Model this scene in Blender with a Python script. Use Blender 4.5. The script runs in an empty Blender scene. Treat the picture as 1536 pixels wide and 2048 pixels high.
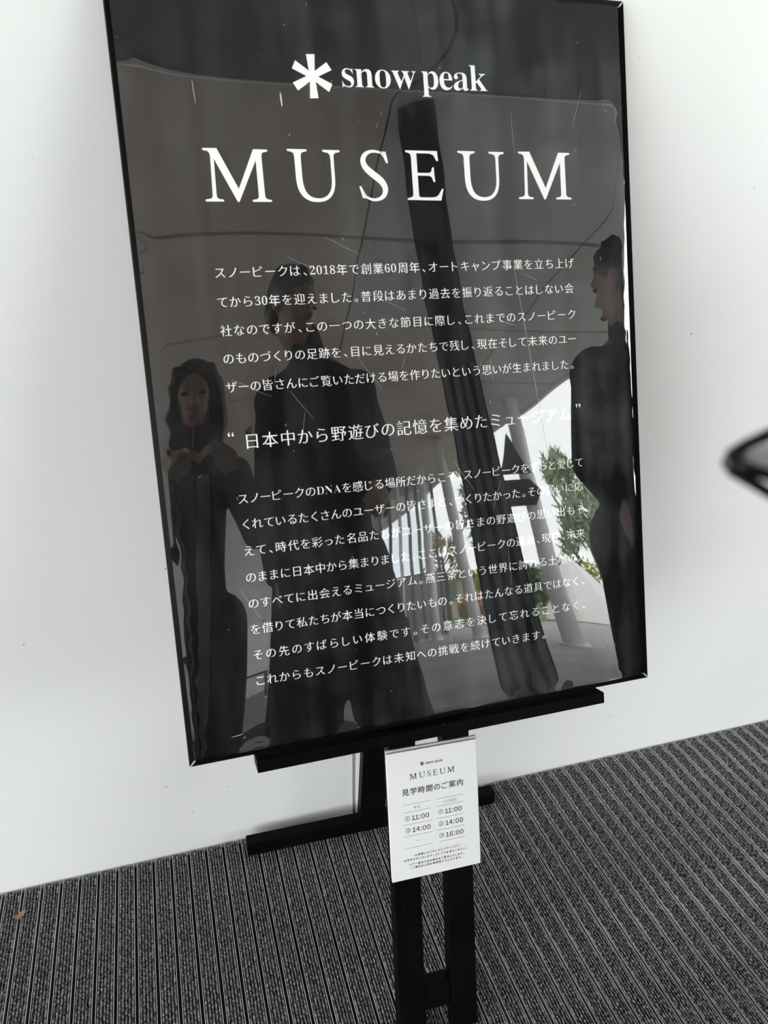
import bpy, bmesh, math, random
import numpy as np
from mathutils import Vector, Matrix, Quaternion
random.seed(7)
SC = bpy.context.scene
COL = SC.collection
PI = math.pi

# ------------------------------------------------------------------ camera
CAM_LOC = Vector((0.00715, -0.96174, 1.44345))
cam = bpy.data.cameras.new('camera')
cam.sensor_fit = 'HORIZONTAL'
cam.sensor_width = 36.0
cam.lens = 36.0 * 1502.6 / 1536.0
cam.clip_start = 0.02
cam.clip_end = 500
cam.dof.use_dof = True
cam.dof.focus_distance = 1.65
cam.dof.aperture_fstop = 10.0
camo = bpy.data.objects.new('camera', cam)
COL.objects.link(camo)
RX = Vector((0.95472167, -0.29701742, 0.01694626))
RY = Vector((-0.10726764, -0.39680886, -0.91161197))
RZ = Vector((0.27748906, 0.86851792, -0.41070238))
M = Matrix.Identity(4)
for i in range(3):
    M[i][0] = RX[i]; M[i][1] = -RY[i]; M[i][2] = -RZ[i]; M[i][3] = CAM_LOC[i]
camo.matrix_world = M
SC.camera = camo

# ------------------------------------------------------------------ sky, exposure
SC.view_settings.view_transform = 'Standard'
SC.view_settings.look = 'None'
SC.view_settings.gamma = 1.0
SC.view_settings.use_curve_mapping = False
SC.view_settings.exposure = -0.52
world = bpy.data.worlds.new('overcast_sky')
SC.world = world
world.use_nodes = True
wn = world.node_tree.nodes; wl = world.node_tree.links
bg = wn['Background']
bg.inputs[1].default_value = 13.0
tc = wn.new('ShaderNodeTexCoord'); nz = wn.new('ShaderNodeTexNoise'); cr = wn.new('ShaderNodeValToRGB')
nz.inputs['Scale'].default_value = 1.6; nz.inputs['Detail'].default_value = 4
cr.color_ramp.elements[0].position = 0.3; cr.color_ramp.elements[0].color = (0.86, 0.91, 0.945, 1)
cr.color_ramp.elements[1].position = 0.75; cr.color_ramp.elements[1].color = (1, 1, 0.985, 1)
wl.new(tc.outputs['Generated'], nz.inputs['Vector']); wl.new(nz.outputs[0], cr.inputs[0]); wl.new(cr.outputs[0], bg.inputs[0])

# ------------------------------------------------------------------ helpers
def tag(o, label=None, cat=None, group=None, kind=None):
    if label: o['label'] = label
    if cat: o['category'] = cat
    if group: o['group'] = group
    if kind: o['kind'] = kind
    return o
def empty(name, label, cat, loc=(0, 0, 0), rot=(0, 0, 0), group=None):
    o = bpy.data.objects.new(name, None); COL.objects.link(o)
    o.empty_display_size = 0.05
    o.location = loc; o.rotation_euler = rot
    return tag(o, label, cat, group)
def link_mesh(name, me, mat=None, parent=None):
    o = bpy.data.objects.new(name, me); COL.objects.link(o)
    if mat:
        for m_ in (mat if isinstance(mat, (list, tuple)) else [mat]): me.materials.append(m_)
    if parent: o.parent = parent
    return o
def obj(name, bm, mat=None, parent=None, smooth=False):
    me = bpy.data.meshes.new(name)
    bmesh.ops.recalc_face_normals(bm, faces=bm.faces)
    if smooth:
        for f in bm.faces: f.smooth = True
    bm.to_mesh(me); bm.free()
    return link_mesh(name, me, mat, parent)
def box(bm, x0, x1, y0, y1, z0, z1, bevel=0.0, mtx=None):
    vs = [bm.verts.new((x, y, z)) for x in (x0, x1) for y in (y0, y1) for z in (z0, z1)]
    fs = [(0, 1, 3, 2), (4, 6, 7, 5), (0, 4, 5, 1), (2, 3, 7, 6), (0, 2, 6, 4), (1, 5, 7, 3)]
    F = [bm.faces.new([vs[i] for i in f]) for f in fs]
    if bevel:
        es = list({e for f in F for e in f.edges})
        r = bmesh.ops.bevel(bm, geom=es, offset=bevel, segments=2, affect='EDGES', profile=0.5)
        vs = list({v for f in r['faces'] for v in f.verts} | {v for v in vs if v.is_valid})
    if mtx is not None:
        bmesh.ops.transform(bm, matrix=mtx, verts=[v for v in vs if v.is_valid])
    return vs
def bxo(name, x0, x1, y0, y1, z0, z1, mat, parent=None, bevel=0.0):
    bm = bmesh.new(); box(bm, x0, x1, y0, y1, z0, z1, bevel); return obj(name, bm, mat, parent)
def frame_to(p, q):
    d = (Vector(q) - Vector(p)); L = d.length; d.normalize()
    return Matrix.Translation(p) @ d.to_track_quat('Z', 'Y').to_matrix().to_4x4(), L
def beam(bm, p, q, w, t, bevel=0.0, up=(0, 1, 0)):
    """rectangular bar from p to q, w wide, t thick (thickness along 'up')"""
    p = Vector(p); q = Vector(q); d = (q - p); L = d.length; d.normalize()
    up = Vector(up); up = (up - d * up.dot(d)).normalized(); s = d.cross(up).normalized()
    m = Matrix.Identity(4)
    for i in range(3): m[i][0] = s[i]; m[i][1] = up[i]; m[i][2] = d[i]; m[i][3] = p[i]
    box(bm, -w / 2, w / 2, -t / 2, t / 2, 0, L, bevel, m)
def tube(bm, pts, rad, seg=12, cap=True):
    pts = [Vector(p) for p in pts]
    rads = rad if isinstance(rad, (list, tuple)) else [rad] * len(pts)
    rings = []; prev = None
    for i, p in enumerate(pts):
        d = (pts[min(i + 1, len(pts) - 1)] - pts[max(i - 1, 0)]).normalized()
        if prev is None: a = d.orthogonal().normalized()
        else: a = (prev - d * prev.dot(d)).normalized()
        prev = a; b = d.cross(a)
        rings.append([bm.verts.new(p + (a * math.cos(2 * PI * k / seg) + b * math.sin(2 * PI * k / seg)) * rads[i]) for k in range(seg)])
    for i in range(len(rings) - 1):
        for k in range(seg):
            bm.faces.new((rings[i][k], rings[i][(k + 1) % seg], rings[i + 1][(k + 1) % seg], rings[i + 1][k]))
    if cap:
        bm.faces.new(rings[0][::-1]); bm.faces.new(rings[-1])

# ------------------------------------------------------------------ materials
def mat(name, color=(0.5, 0.5, 0.5), rough=0.5, metal=0.0, spec=0.5, **k):
    m = bpy.data.materials.new(name); m.use_nodes = True
    b = m.node_tree.nodes['Principled BSDF']
    b.inputs['Base Color'].default_value = (*color, 1)
    b.inputs['Roughness'].default_value = rough; b.inputs['Metallic'].default_value = metal
    b.inputs['Specular IOR Level'].default_value = spec
    for kk, v in k.items(): b.inputs[kk.replace('_', ' ')].default_value = v
    return m
def noisy(name, c0, c1, scale=20, detail=6, rough=0.6, bump=0.0, bscale=None, p0=0.35, p1=0.65, metal=0, spec=0.5, stretch=(1, 1, 1), coord='Object', bdist=0.002):
    m = mat(name, c0, rough, metal, spec); nt = m.node_tree; N = nt.nodes; L = nt.links
    b = N['Principled BSDF']
    t = N.new('ShaderNodeTexCoord'); mp = N.new('ShaderNodeMapping'); n = N.new('ShaderNodeTexNoise'); r = N.new('ShaderNodeValToRGB')
    mp.inputs['Scale'].default_value = stretch
    n.inputs['Scale'].default_value = scale; n.inputs['Detail'].default_value = detail
    r.color_ramp.elements[0].position = p0; r.color_ramp.elements[0].color = (*c0, 1)
    r.color_ramp.elements[1].position = p1; r.color_ramp.elements[1].color = (*c1, 1)
    L.new(t.outputs[coord], mp.inputs[0]); L.new(mp.outputs[0], n.inputs['Vector']); L.new(n.outputs[0], r.inputs[0]); L.new(r.outputs[0], b.inputs['Base Color'])
    if bump:
        bn = N.new('ShaderNodeTexNoise'); bn.inputs['Scale'].default_value = bscale or scale * 2; bn.inputs['Detail'].default_value = 5
        bp = N.new('ShaderNodeBump'); bp.inputs['Strength'].default_value = bump; bp.inputs['Distance'].default_value = bdist
        L.new(mp.outputs[0], bn.inputs['Vector']); L.new(bn.outputs[0], bp.inputs['Height']); L.new(bp.outputs[0], b.inputs['Normal'])
    return m
def speckle(m, scale, thr, color, coord='Object', soft=0.03, stretch=(1, 1, 1), base=None):
    """paint sparse specks of 'color' over the material's base colour"""
    nt = m.node_tree; N = nt.nodes; L = nt.links; b = N['Principled BSDF']
    t = N.new('ShaderNodeTexCoord'); mp = N.new('ShaderNodeMapping'); mp.inputs['Scale'].default_value = stretch
    v = N.new('ShaderNodeTexVoronoi'); v.inputs['Scale'].default_value = scale
    n2 = N.new('ShaderNodeTexNoise'); n2.inputs['Scale'].default_value = scale * 0.23
    mr = N.new('ShaderNodeMapRange'); mr.inputs['From Min'].default_value = thr; mr.inputs['From Max'].default_value = thr - soft
    g = N.new('ShaderNodeMapRange'); g.inputs['From Min'].default_value = 0.55; g.inputs['From Max'].default_value = 0.62
    mu = N.new('ShaderNodeMath'); mu.operation = 'MULTIPLY'
    mx = N.new('ShaderNodeMix'); mx.data_type = 'RGBA'
    L.new(t.outputs[coord], mp.inputs[0]); L.new(mp.outputs[0], v.inputs['Vector']); L.new(mp.outputs[0], n2.inputs['Vector'])
    L.new(v.outputs['Distance'], mr.inputs[0]); L.new(n2.outputs[0], g.inputs[0])
    L.new(mr.outputs[0], mu.inputs[0]); L.new(g.outputs[0], mu.inputs[1]); L.new(mu.outputs[0], mx.inputs['Factor'])
    bc = b.inputs['Base Color']
    if bc.is_linked: L.new(bc.links[0].from_socket, mx.inputs['A'])
    else: mx.inputs['A'].default_value = bc.default_value
    mx.inputs['B'].default_value = (*color, 1); L.new(mx.outputs['Result'], bc)
    return m

WALL = noisy('white_wall_paint', (0.655, 0.668, 0.655), (0.685, 0.695, 0.685), 1.3, 3, rough=0.42, spec=0.35, bump=0.05, bscale=260, bdist=0.0004)
speckle(WALL, 21, 0.055, (0.30, 0.29, 0.27), stretch=(1, 1, 0.8))
speckle(WALL, 47, 0.06, (0.42, 0.42, 0.40))
JOINT = mat('grey_joint', (0.42, 0.42, 0.40), 0.5)
BLACKWOOD = noisy('black_painted_wood', (0.0014, 0.0014, 0.0014), (0.0028, 0.0026, 0.0024), 30, 5, rough=0.45, spec=0.05, bump=0.15, bscale=60, stretch=(1, 1, .15), bdist=0.0006)
speckle(BLACKWOOD, 60, 0.06, (0.12, 0.115, 0.10), soft=0.02)
FRAMEB = mat('black_anodised_frame', (0.0015, 0.0015, 0.0015), 0.35, 0, 0.07)
WORN = mat('bare_aluminium_edge', (0.75, 0.75, 0.73), 0.35, 0.6)
PRINT = noisy('matt_black_print', (0.0025, 0.0027, 0.0027), (0.004, 0.004, 0.004), 5, 4, rough=0.8, spec=0.05)
INK = mat('white_ink', (0.94, 0.94, 0.925), 0.7, 0, 0.1)
DARKINK = mat('black_ink', (0.02, 0.02, 0.02), 0.6, 0, 0.2)
GREYINK = mat('grey_ink', (0.16, 0.16, 0.16), 0.6, 0, 0.2)
PAPER = noisy('white_notice_face', (0.68, 0.69, 0.69), (0.70, 0.71, 0.71), 3, 3, rough=0.35, spec=0.4)
PAPEREDGE = mat('cream_board_edge', (0.60, 0.585, 0.54), 0.7)
CHIP = mat('bare_wood_chip', (0.62, 0.45, 0.28), 0.8)

def thin_ior(nodes, links, fresnel, ior):
    """a thin sheet reflects alike from both faces: undo the node's inversion on back faces"""
    g = nodes.new('ShaderNodeNewGeometry'); m = nodes.new('ShaderNodeMix')
    m.inputs['A'].default_value = ior; m.inputs['B'].default_value = 1.0 / ior
    links.new(g.outputs['Backfacing'], m.inputs['Factor']); links.new(m.outputs['Result'], fresnel.inputs['IOR'])
# ------------------------------------------------------------------ setting
WY = 0.3802      # wall face
def struct(o): o['kind'] = 'structure'; return o
SEAMX = 0.3733
wl_ = struct(bxo('wall_left', -6.0, SEAMX - 0.0042, WY, WY + 0.12, -0.05, 4.0, WALL, bevel=0.001))
wr_ = struct(bxo('wall_right', SEAMX + 0.0042, 7.0, WY, WY + 0.12, -0.05, 4.0, WALL, bevel=0.001))
struct(bxo('trim_1', SEAMX - 0.0035, SEAMX + 0.0035, WY + 0.0035, WY + 0.02, -0.05, 4.0, JOINT))
# ------------------------------------------------------------------ floor: concrete terrace, and the ribbed entrance mat laid in it
CONC = noisy('terrace_concrete', (0.34, 0.32, 0.31), (0.44, 0.42, 0.405), 1.2, 8, rough=0.7, bump=0.1, bscale=60)
MATBASE = mat('dark_mat_base', (0.012, 0.012, 0.011), 0.9)
RAIL = noisy('dull_aluminium_rail', (0.42, 0.41, 0.37), (0.72, 0.71, 0.66), 14, 5, rough=0.4, metal=0.35, stretch=(1, .4, 1))
PILE = noisy('charcoal_loop_pile', (0.035, 0.036, 0.037), (0.55, 0.555, 0.56), 200, 4, rough=0.95, spec=0.08, bump=0.8, bscale=600, p0=0.42, p1=0.78, bdist=0.002)
MAT_Y0, MAT_Y1 = -1.30, WY - 0.001
MX0, MX1 = -1.2, 2.75
fl = []
bm = bmesh.new()
box(bm, -7, 14, -30, MAT_Y0, -0.3, -0.004); box(bm, -7, MX0, MAT_Y0, WY, -0.3, -0.004); box(bm, MX1, 14, MAT_Y0, WY, -0.3, -0.004)
box(bm, MX0, MX1, MAT_Y0, WY + 0.0, -0.3, -0.017); box(bm, -7, 14, WY, WY + 0.6, -0.3, -0.051)
floor = struct(obj('floor', bm, CONC))
PITCH = 0.03905; X0J = -0.4179
mat_root = empty('entrance_mat', 'charcoal ribbed entrance mat with dull metal rails covering the floor at the white wall', 'mat', (0, 0, 0))
bxo('mat_base', MX0 + .002, MX1 - .002, MAT_Y0 + .002, WY - .002, -0.0165, -0.0135, MATBASE, mat_root)
# rail profile: shallow channel with thin upright lips either side of the carpet
def rail_mesh():
    bm = bmesh.new(); w = PITCH / 2 - 0.0030
    prof = [(-w + .0008, -0.013), (-w, -0.0003), (-w + .0010, -0.0003), (-w + .0012, -0.008), (w - .0012, -0.008), (w - .0010, -0.0003), (w, -0.0003), (w - .0008, -0.013)]
    a = [bm.verts.new((x, MAT_Y0 + .003, z)) for x, z in prof]; b = [bm.verts.new((x, MAT_Y1 - .002, z)) for x, z in prof]
    for i in range(len(prof)): bm.faces.new((a[i], a[(i + 1) % 8], b[(i + 1) % 8], b[i]))
    bm.faces.new(a); bm.faces.new(b[::-1])
    bmesh.ops.recalc_face_normals(bm, faces=bm.faces)
    me = bpy.data.meshes.new('mat_rail'); bm.to_mesh(me); bm.free(); me.materials.append(RAIL); return me
def pile_mesh(seed):
    rng = np.random.default_rng(seed)
    w = PITCH / 2 - 0.0030 - 0.0013
    NR = 5; per = 9; nx = NR * per + 1; dy = 0.0021; ny = int((MAT_Y1 - MAT_Y0 - .006) / dy)
    x = np.linspace(-w, w, nx); y = MAT_Y0 + .004 + np.arange(ny) * dy
    ph = (np.arange(nx) % per) / per; rib = np.clip((np.sin(PI * ph) - 0.28) / 0.72, 0, 1) ** 0.6
    X, Y = np.meshgrid(x, y)
    ribi = np.minimum(np.arange(nx) // per, NR - 1)
    # rope-like loops: each rib a chain of bumps with its own rhythm, plus stray fluff
    Z = np.zeros_like(X)
    for r in range(NR):
        step = rng.uniform(0.0048, 0.0058); jit = np.cumsum(rng.normal(0, 0.10, ny)) * 0.35
        lo = np.abs(np.sin(PI * y / step + jit)); side = np.sin(PI * y / step * 0.5 + jit) * 0.0005
        m_ = ribi == r
        Z[:, m_] = rib[m_][None, :] * (0.0062 + 0.0021 * lo[:, None]) * (1 + 0.06 * rng.normal(0, 1, (ny, 1)))
        X[:, m_] += side[:, None] * rib[m_][None, :]
    Z += rng.normal(0, 0.00035, Z.shape); X += rng.normal(0, 0.00016, X.shape)
    Z = -0.0068 + Z * 0.95
    V = np.stack([X, Y, Z], -1).reshape(-1, 3)
    i = np.arange(nx - 1)[None, :] + np.arange(ny - 1)[:, None] * nx
    F = np.stack([i, i + 1, i + nx + 1, i + nx], -1).reshape(-1, 4)
    me = bpy.data.meshes.new('carpet_strip'); me.from_pydata(V.tolist(), [], F.tolist()); me.materials.append(PILE)
    me.polygons.foreach_set('use_smooth', [True] * len(me.polygons)); return me
rm = rail_mesh(); pms = [pile_mesh(s) for s in range(4)]
k0 = int(math.ceil((MX0 + 0.02 - X0J) / PITCH)); k1 = int((MX1 - 0.02 - X0J) / PITCH)
for k in range(k0, k1):
    r = bpy.data.objects.new('mat_rail', rm); COL.objects.link(r); r.parent = mat_root
    r.location = (X0J + (k + 0.5) * PITCH, 0, -0.0002)
    c = bpy.data.objects.new('carpet_strip', pms[k % 4 if k % 3 else (k * 7) % 4]); COL.objects.link(c); c.parent = r

# ------------------------------------------------------------------ glyphs
RAWT = {}
def load_glyphs(chars):
    obs = {}
    for ch in sorted(set(chars) - set(RAWT)):
        if ch == ' ': continue
        c = bpy.data.curves.new('g', 'FONT'); c.body = ch; c.resolution_u = 4
        o = bpy.data.objects.new('g', c); COL.objects.link(o); obs[ch] = o
    bpy.context.view_layer.update()
    dg = bpy.context.evaluated_depsgraph_get()
    for ch, o in obs.items():
        me = o.evaluated_get(dg).to_mesh()
        V = np.array([v.co[:2] for v in me.vertices], float).reshape(-1, 2); Fs = [tuple(p.vertices) for p in me.polygons]
        RAWT[ch] = (V, Fs); o.evaluated_get(dg).to_mesh_clear()
    for o in obs.values():
        c = o.data; bpy.data.objects.remove(o); bpy.data.curves.remove(c)
def glyph(ch, tx=0.0, ty=0.0):
    """outline moved inwards by tx on upright strokes and ty on level ones"""
    V, Fs = RAWT[ch]
    if not (tx or ty) or len(V) == 0: return V, Fs
    A = 0
    cnt = {}
    for f in Fs:
        area = sum(V[f[i]][0] * V[f[(i + 1) % len(f)]][1] - V[f[(i + 1) % len(f)]][0] * V[f[i]][1] for i in range(len(f)))
        ff = f if area > 0 else f[::-1]
        for i in range(len(ff)):
            a, b = ff[i], ff[(i + 1) % len(ff)]
            cnt[(a, b)] = 1
    nrm = np.zeros_like(V); mx = {}
    for (a, b) in cnt:
        if (b, a) in cnt: continue
        d = V[b] - V[a]; l = np.hypot(*d)
        if l < 1e-7: continue
        n = np.array([d[1], -d[0]]) / l   # outward for counter-clockwise faces
        mx.setdefault(a, []).append(n); mx.setdefault(b, []).append(n)
    V2 = V.copy()
    for i, ns in mx.items():
        s = sum(ns); l = np.hypot(*s)
        if l < 1e-6: continue
        s = s / l; k = 1.0 / max(0.55, min(float(s @ n_) for n_ in ns))
        V2[i] = V[i] - s * k * np.array([tx, ty])
    return V2, Fs
SB = lambda s: ''.join(chr(0x1d400 + ord(c) - 65) if 'A' <= c <= 'Z' else chr(0x1d41a + ord(c) - 97) if 'a' <= c <= 'z' else chr(0x1d7ce + ord(c) - 48) if '0' <= c <= '9' else c for c in s)
HIRA = lambda c: 0x3040 <= ord(c) <= 0x30ff
def adv(c):
    if c in '、。': return 0.62
    if c in '・': return 0.6
    if c in '・“”': return 0.75
    if ord(c) > 0x1d000 or c in '0123456789': return 0.53 if not (0x1d400 <= ord(c) <= 0x1d433) else 0.74
    if c in 'りしくノトっャュ': return 0.90
    if HIRA(c): return 0.96
    return 1.0
class Flat:
    """collects flat print; lies in the local x/y plane of its parent"""
    def __init__(s): s.V = []; s.F = []
    def add(s, V, F):
        o = len(s.V); s.V += [tuple(v) for v in V]; s.F += [tuple(i + o for i in f) for f in F]
    def poly(s, pts): s.add([(x, y) for x, y in pts], tessel([pts]))
    def rect(s, x0, y0, x1, y1): s.add([(x0, y0), (x1, y0), (x1, y1), (x0, y1)], [(0, 1, 2, 3)])
    def build(s, name, m, parent, z):
        me = bpy.data.meshes.new(name); me.from_pydata([(x, y, z) for x, y in s.V], [], s.F); me.update()
        bm = bmesh.new(); bm.from_mesh(me)
        for f in bm.faces:
            if f.normal.z < 0: f.normal_flip()
        bm.to_mesh(me); bm.free()
        return link_mesh(name, me, m, parent)
def tessel(loops):
    from mathutils.geometry import tessellate_polygon
    return tessellate_polygon([[Vector((x, y, 0)) for x, y in l] for l in loops])
def text_run(fl, s, p0, p1, em, tx=0.0, ty=0.0, ends='centre', sy=1.0, cy=None):
    """set string s with first and last glyph centred on p0 and p1 (cell centres)"""
    load_glyphs(s)
    a = [adv(c) for c in s]; pos = np.cumsum([0] + [(a[i] + a[i + 1]) / 2 for i in range(len(s) - 1)])
    k = 1.0 / (pos[-1] if pos[-1] else 1)
    p0 = np.array(p0, float); p1 = np.array(p1, float); d = (p1 - p0); ang = math.atan2(d[1], d[0])
    ca, sa = math.cos(ang), math.sin(ang)
    for c, t in zip(s, pos):
        if c == ' ': continue
        V, F = glyph(c, tx, ty) if ord(c) < 0x10000 else glyph(c, 0.022, 0.010)
        if len(V) == 0: continue
        x0, y0 = V.min(0); x1, y1 = V.max(0)
        cjk = ord(c) > 0x2fff and ord(c) < 0x10000
        e = em * (1.0 if cjk else 1.0)
        if c in '、。': ox = x0 - 0.0 ; ox = (x0 + x1) / 2 + 0.02; oy = 0.36
        elif cjk: ox = (x0 + x1) / 2 if HIRA(c) else 0.5; ox = (x0 + x1) / 2; oy = 0.36
        elif c in '“”': ox = (x0 + x1) / 2; oy = 0.36 if False else 0.40
        else: ox = (x0 + x1) / 2; oy = 0.33
        cc = p0 + d * (t * k)
        W = (V - np.array([ox, oy])) * np.array([e, e * sy])
        fl.add(np.stack([W[:, 0] * ca - W[:, 1] * sa + cc[0], W[:, 0] * sa + W[:, 1] * ca + cc[1]], 1), F)
def text_box(fl, s, x0, x1, ybase0, ybase1, em, sy, tx=0, ty=0):
    """natural setting of s, squeezed so that its ink spans x0..x1 on a baseline ybase0..ybase1"""
    load_glyphs(s)
    x = 0; parts = []
    for c in s:
        if c == ' ': x += 0.25; continue
        V, F = glyph(c, tx, ty); parts.append((V - np.array([V[:, 0].min(), 0]) + np.array([x, 0]), F)); x += V[:, 0].max() - V[:, 0].min() + 0.035
    xm = max(p[0][:, 0].max() for p in parts); k = (x1 - x0) / xm
    for V, F in parts:
        X = x0 + V[:, 0] * k; Y = ybase0 + (ybase1 - ybase0) * (X - x0) / (x1 - x0) + V[:, 1] * em * sy
        fl.add(np.stack([X, Y], 1), F)
# --- roman capitals of the headline, in millimetres on a 76 mm cap height
def bez(p0, p1, p2, p3, n=10):
    t = np.linspace(0, 1, n)[:, None]
    p0, p1, p2, p3 = map(np.array, (p0, p1, p2, p3))
    return [tuple(v) for v in ((1 - t) ** 3 * p0 + 3 * (1 - t) ** 2 * t * p1 + 3 * (1 - t) * t * t * p2 + t ** 3 * p3)]
def cap_M():
    return [(3.5, 76), (23.5, 76.3), (51, 18.5), (77.5, 76), (98, 76), (99.2, 74.6), (98, 73), (93, 72), (90.3, 70.5), (89.3, 66), (89.5, 9), (90.6, 5.5), (93.5, 3.8), (98.5, 3), (99.6, 1.5), (98.5, 0), (70.8, 0), (69.7, 1.5), (70.8, 3), (76, 3.7), (79, 5.2), (80, 9), (80, 60), (50.6, 0.6), (49, -0.8), (47.3, 0.6), (18.3, 61), (17.2, 9), (18, 5.6), (20.5, 3.8), (26.8, 3), (27.9, 1.5), (26.8, 0), (1, 0), (0, 1.5), (1, 3), (7.5, 3.9), (10.5, 5.6), (11.5, 9), (13.2, 64), (12.4, 69), (9.5, 72), (3.3, 73), (2.3, 74.6)]
def cap_U():
    o = [(1, 76), (0, 74.6), (1, 73), (6.5, 72), (9.8, 70), (10.8, 65)]
    o += bez((10.8, 34), (10.8, 8), (24, -1.6), (41.5, -1.6)) + bez((41.5, -1.6), (60, -1.6), (71.8, 8), (72.2, 32))
    o += [(72.4, 64), (73, 69), (76, 72), (82, 73), (83, 74.6), (82, 76), (56, 76), (55, 74.6), (56, 73), (63, 71.8), (66.4, 69), (67.2, 64)]
    o += bez((67, 32), (66.5, 12), (57, 4), (44, 4)) + bez((44, 4), (29, 4), (21, 13), (20.8, 34))
    o += [(20.8, 65), (21.8, 70), (25, 72), (30, 73), (31, 74.6), (30, 76)]
    return o
def cap_E():
    return [(2, 76), (1, 74.6), (2, 73), (7, 72), (9.6, 70), (10.4, 66), (10.4, 9), (9.6, 5.8), (6.5, 4), (1, 3), (0, 1.5), (1, 0), (57.8, -0.6), (62.6, 16.5), (62, 18), (60.2, 17.6), (54, 8.5), (49, 5), (42, 4.2), (24, 4.2), (20.8, 5.4), (20, 9), (20, 37.6), (39, 37.6), (43.6, 35.8), (46.4, 29), (47.8, 27.8), (49.4, 28.6), (48.6, 39.5), (48.2, 50.5), (46.6, 51.2), (45.2, 50), (43.5, 44), (39.5, 42), (20, 42), (20, 71.8), (42, 71.8), (48.6, 69.5), (53, 61.5), (54.8, 60.2), (56.6, 61), (55.4, 76)]
def cap_S():
    P = np.array([(44.2, 70, ), (38.5, 72.3), (30, 74.2), (21, 73.4), (12.8, 68.5), (9, 60), (12, 50.5), (20, 42.5), (29, 35.8), (38, 28), (42.6, 18), (39.8, 8), (31.5, 2.2), (21.5, 1.0), (12.5, 4.2), (6.5, 9.5)], float)
    Wd = np.array([2.5, 3.4, 4.0, 4.8, 6.8, 8.4, 9.6, 10.6, 11.0, 10.4, 9.0, 7.2, 5.2, 4.2, 3.6, 3.2])
    t = np.arange(len(P)); T = np.linspace(0, len(P) - 1, 80)
    def cat(v):
        out = []
        for x in T:
            i = min(int(x), len(P) - 2); u = x - i; g = lambda j: v[max(0, min(len(P) - 1, j))]
            a, b, c, d = g(i - 1), g(i), g(i + 1), g(i + 2)
            out.append(0.5 * (2 * b + (c - a) * u + (2 * a - 5 * b + 4 * c - d) * u * u + (3 * b - a - 3 * c + d) * u ** 3))
        return np.array(out)
    Q = cat(P); w = cat(Wd) / 2; D = np.gradient(Q, axis=0); D /= np.linalg.norm(D, axis=1)[:, None]
    Nn = np.stack([-D[:, 1], D[:, 0]], 1); A = Q + Nn * w[:, None]; B = Q - Nn * w[:, None]
    quads = [[tuple(A[i]), tuple(A[i + 1]), tuple(B[i + 1]), tuple(B[i])] for i in range(len(Q) - 1)]
    return quads + [[(38, 74.2), (47.2, 74), (50.2, 58), (49.2, 56.6), (47, 57), (42.5, 66.5), (38, 71)], [(11.5, 2.4), (4.4, 3.6), (0.2, 20), (1.2, 21.6), (3.2, 21.2), (8.5, 11), (12.5, 5.6)]]
def headline(fl, x0, y0, k, slope=0.0):
    def put(polys, dx, dy):
        for P_ in polys: fl.poly([(x0 + (dx + x) * k, y0 + slope * dx * k + (y) * k) for x, y in P_])
    for fn, dx in ((cap_M, 0), (cap_U, 128.5), (cap_S, 238.8), (cap_E, 317.4), (cap_U, 408), (cap_M, 514.4)):
        r = fn(); put(r if isinstance(r[0], list) else [r], dx, 0)
def asterisk(fl, cx, cy, k, tilt=0):
    pts = []
    for a in (90, 149.5, 209.5, 270, 329.5, 389.5):
        r = math.radians(a + tilt); ux, uy = math.cos(r), math.sin(r); L = 32.0
        q = [(7.6, -4.5), (L, -6.6), (L - 0.6, 6.6), (7.6, 4.5)]
        P_ = [(cx + (u * ux - v * uy) * k, cy + (u * uy + v * ux) * k) for u, v in q]
        fl.poly(P_); pts += [P_[0], P_[3]]
    fl.poly(pts)

# ------------------------------------------------------------------ the big sign board
TH = 0.3175848; ZB = 0.58539; BW, BH = 0.841, 1.1895
def onboard(u, v, n=0.0):
    return Vector((u, v * math.sin(TH) - n * math.cos(TH), ZB + v * math.cos(TH) + n * math.sin(TH)))
BROT = (PI / 2 - TH, 0, 0)
sign = empty('sign_board', 'large black museum sign board with white lettering under glossy film, on the easel', 'sign', (0, 0, ZB), BROT)
bxo('backing_panel', 0.004, BW - 0.004, 0.004, BH - 0.004, -0.0070, -0.004, FRAMEB, sign)
bm = bmesh.new(); vs = [bm.verts.new(c) for c in ((0.006, 0.006, 0), (BW - .006, 0.006, 0), (BW - .006, BH - .006, 0), (0.006, BH - .006, 0))]; bm.faces.new(vs)
bmesh.ops.subdivide_edges(bm, edges=bm.edges[:], cuts=1)
r = bmesh.ops.extrude_face_region(bm, geom=bm.faces[:]); bmesh.ops.translate(bm, vec=(0, 0, -0.004), verts=[v for v in r['geom'] if isinstance(v, bmesh.types.BMVert)])
obj('printed_sheet', bm, PRINT, sign)
# mitred snap-frame rails
def rail(p, q, inward, name):
    """p..q outer edge line; trapezoid section, mitred"""
    p = np.array(p); q = np.array(q); d = (q - p) / np.linalg.norm(q - p); n = np.array(inward)
    bm = bmesh.new(); w = 0.0085; g = 0.0011
    prof = [(0, -0.0075), (0, 0.0035), (0.0022, 0.0062), (w, 0.0035), (w, -0.0075)]
    a = []; b = []
    for s, z in prof:
        P = p + n * s + d * (s + g); Q = q + n * s - d * (s + g)
        a.append(bm.verts.new((P[0], P[1], z))); b.append(bm.verts.new((Q[0], Q[1], z)))
    k = len(prof)
    for i in range(k): bm.faces.new((a[i], a[(i + 1) % k], b[(i + 1) % k], b[i]))
    bm.faces.new(a); bm.faces.new(b[::-1])
    return obj(name, bm, FRAMEB, sign)
rail((0, 0), (BW, 0), (0, 1), 'frame_rail'); rail((BW, 0), (BW, BH), (-1, 0), 'frame_rail')
rail((BW, BH), (0, BH), (0, -1), 'frame_rail'); rail((0, BH), (0, 0), (1, 0), 'frame_rail')
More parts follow.
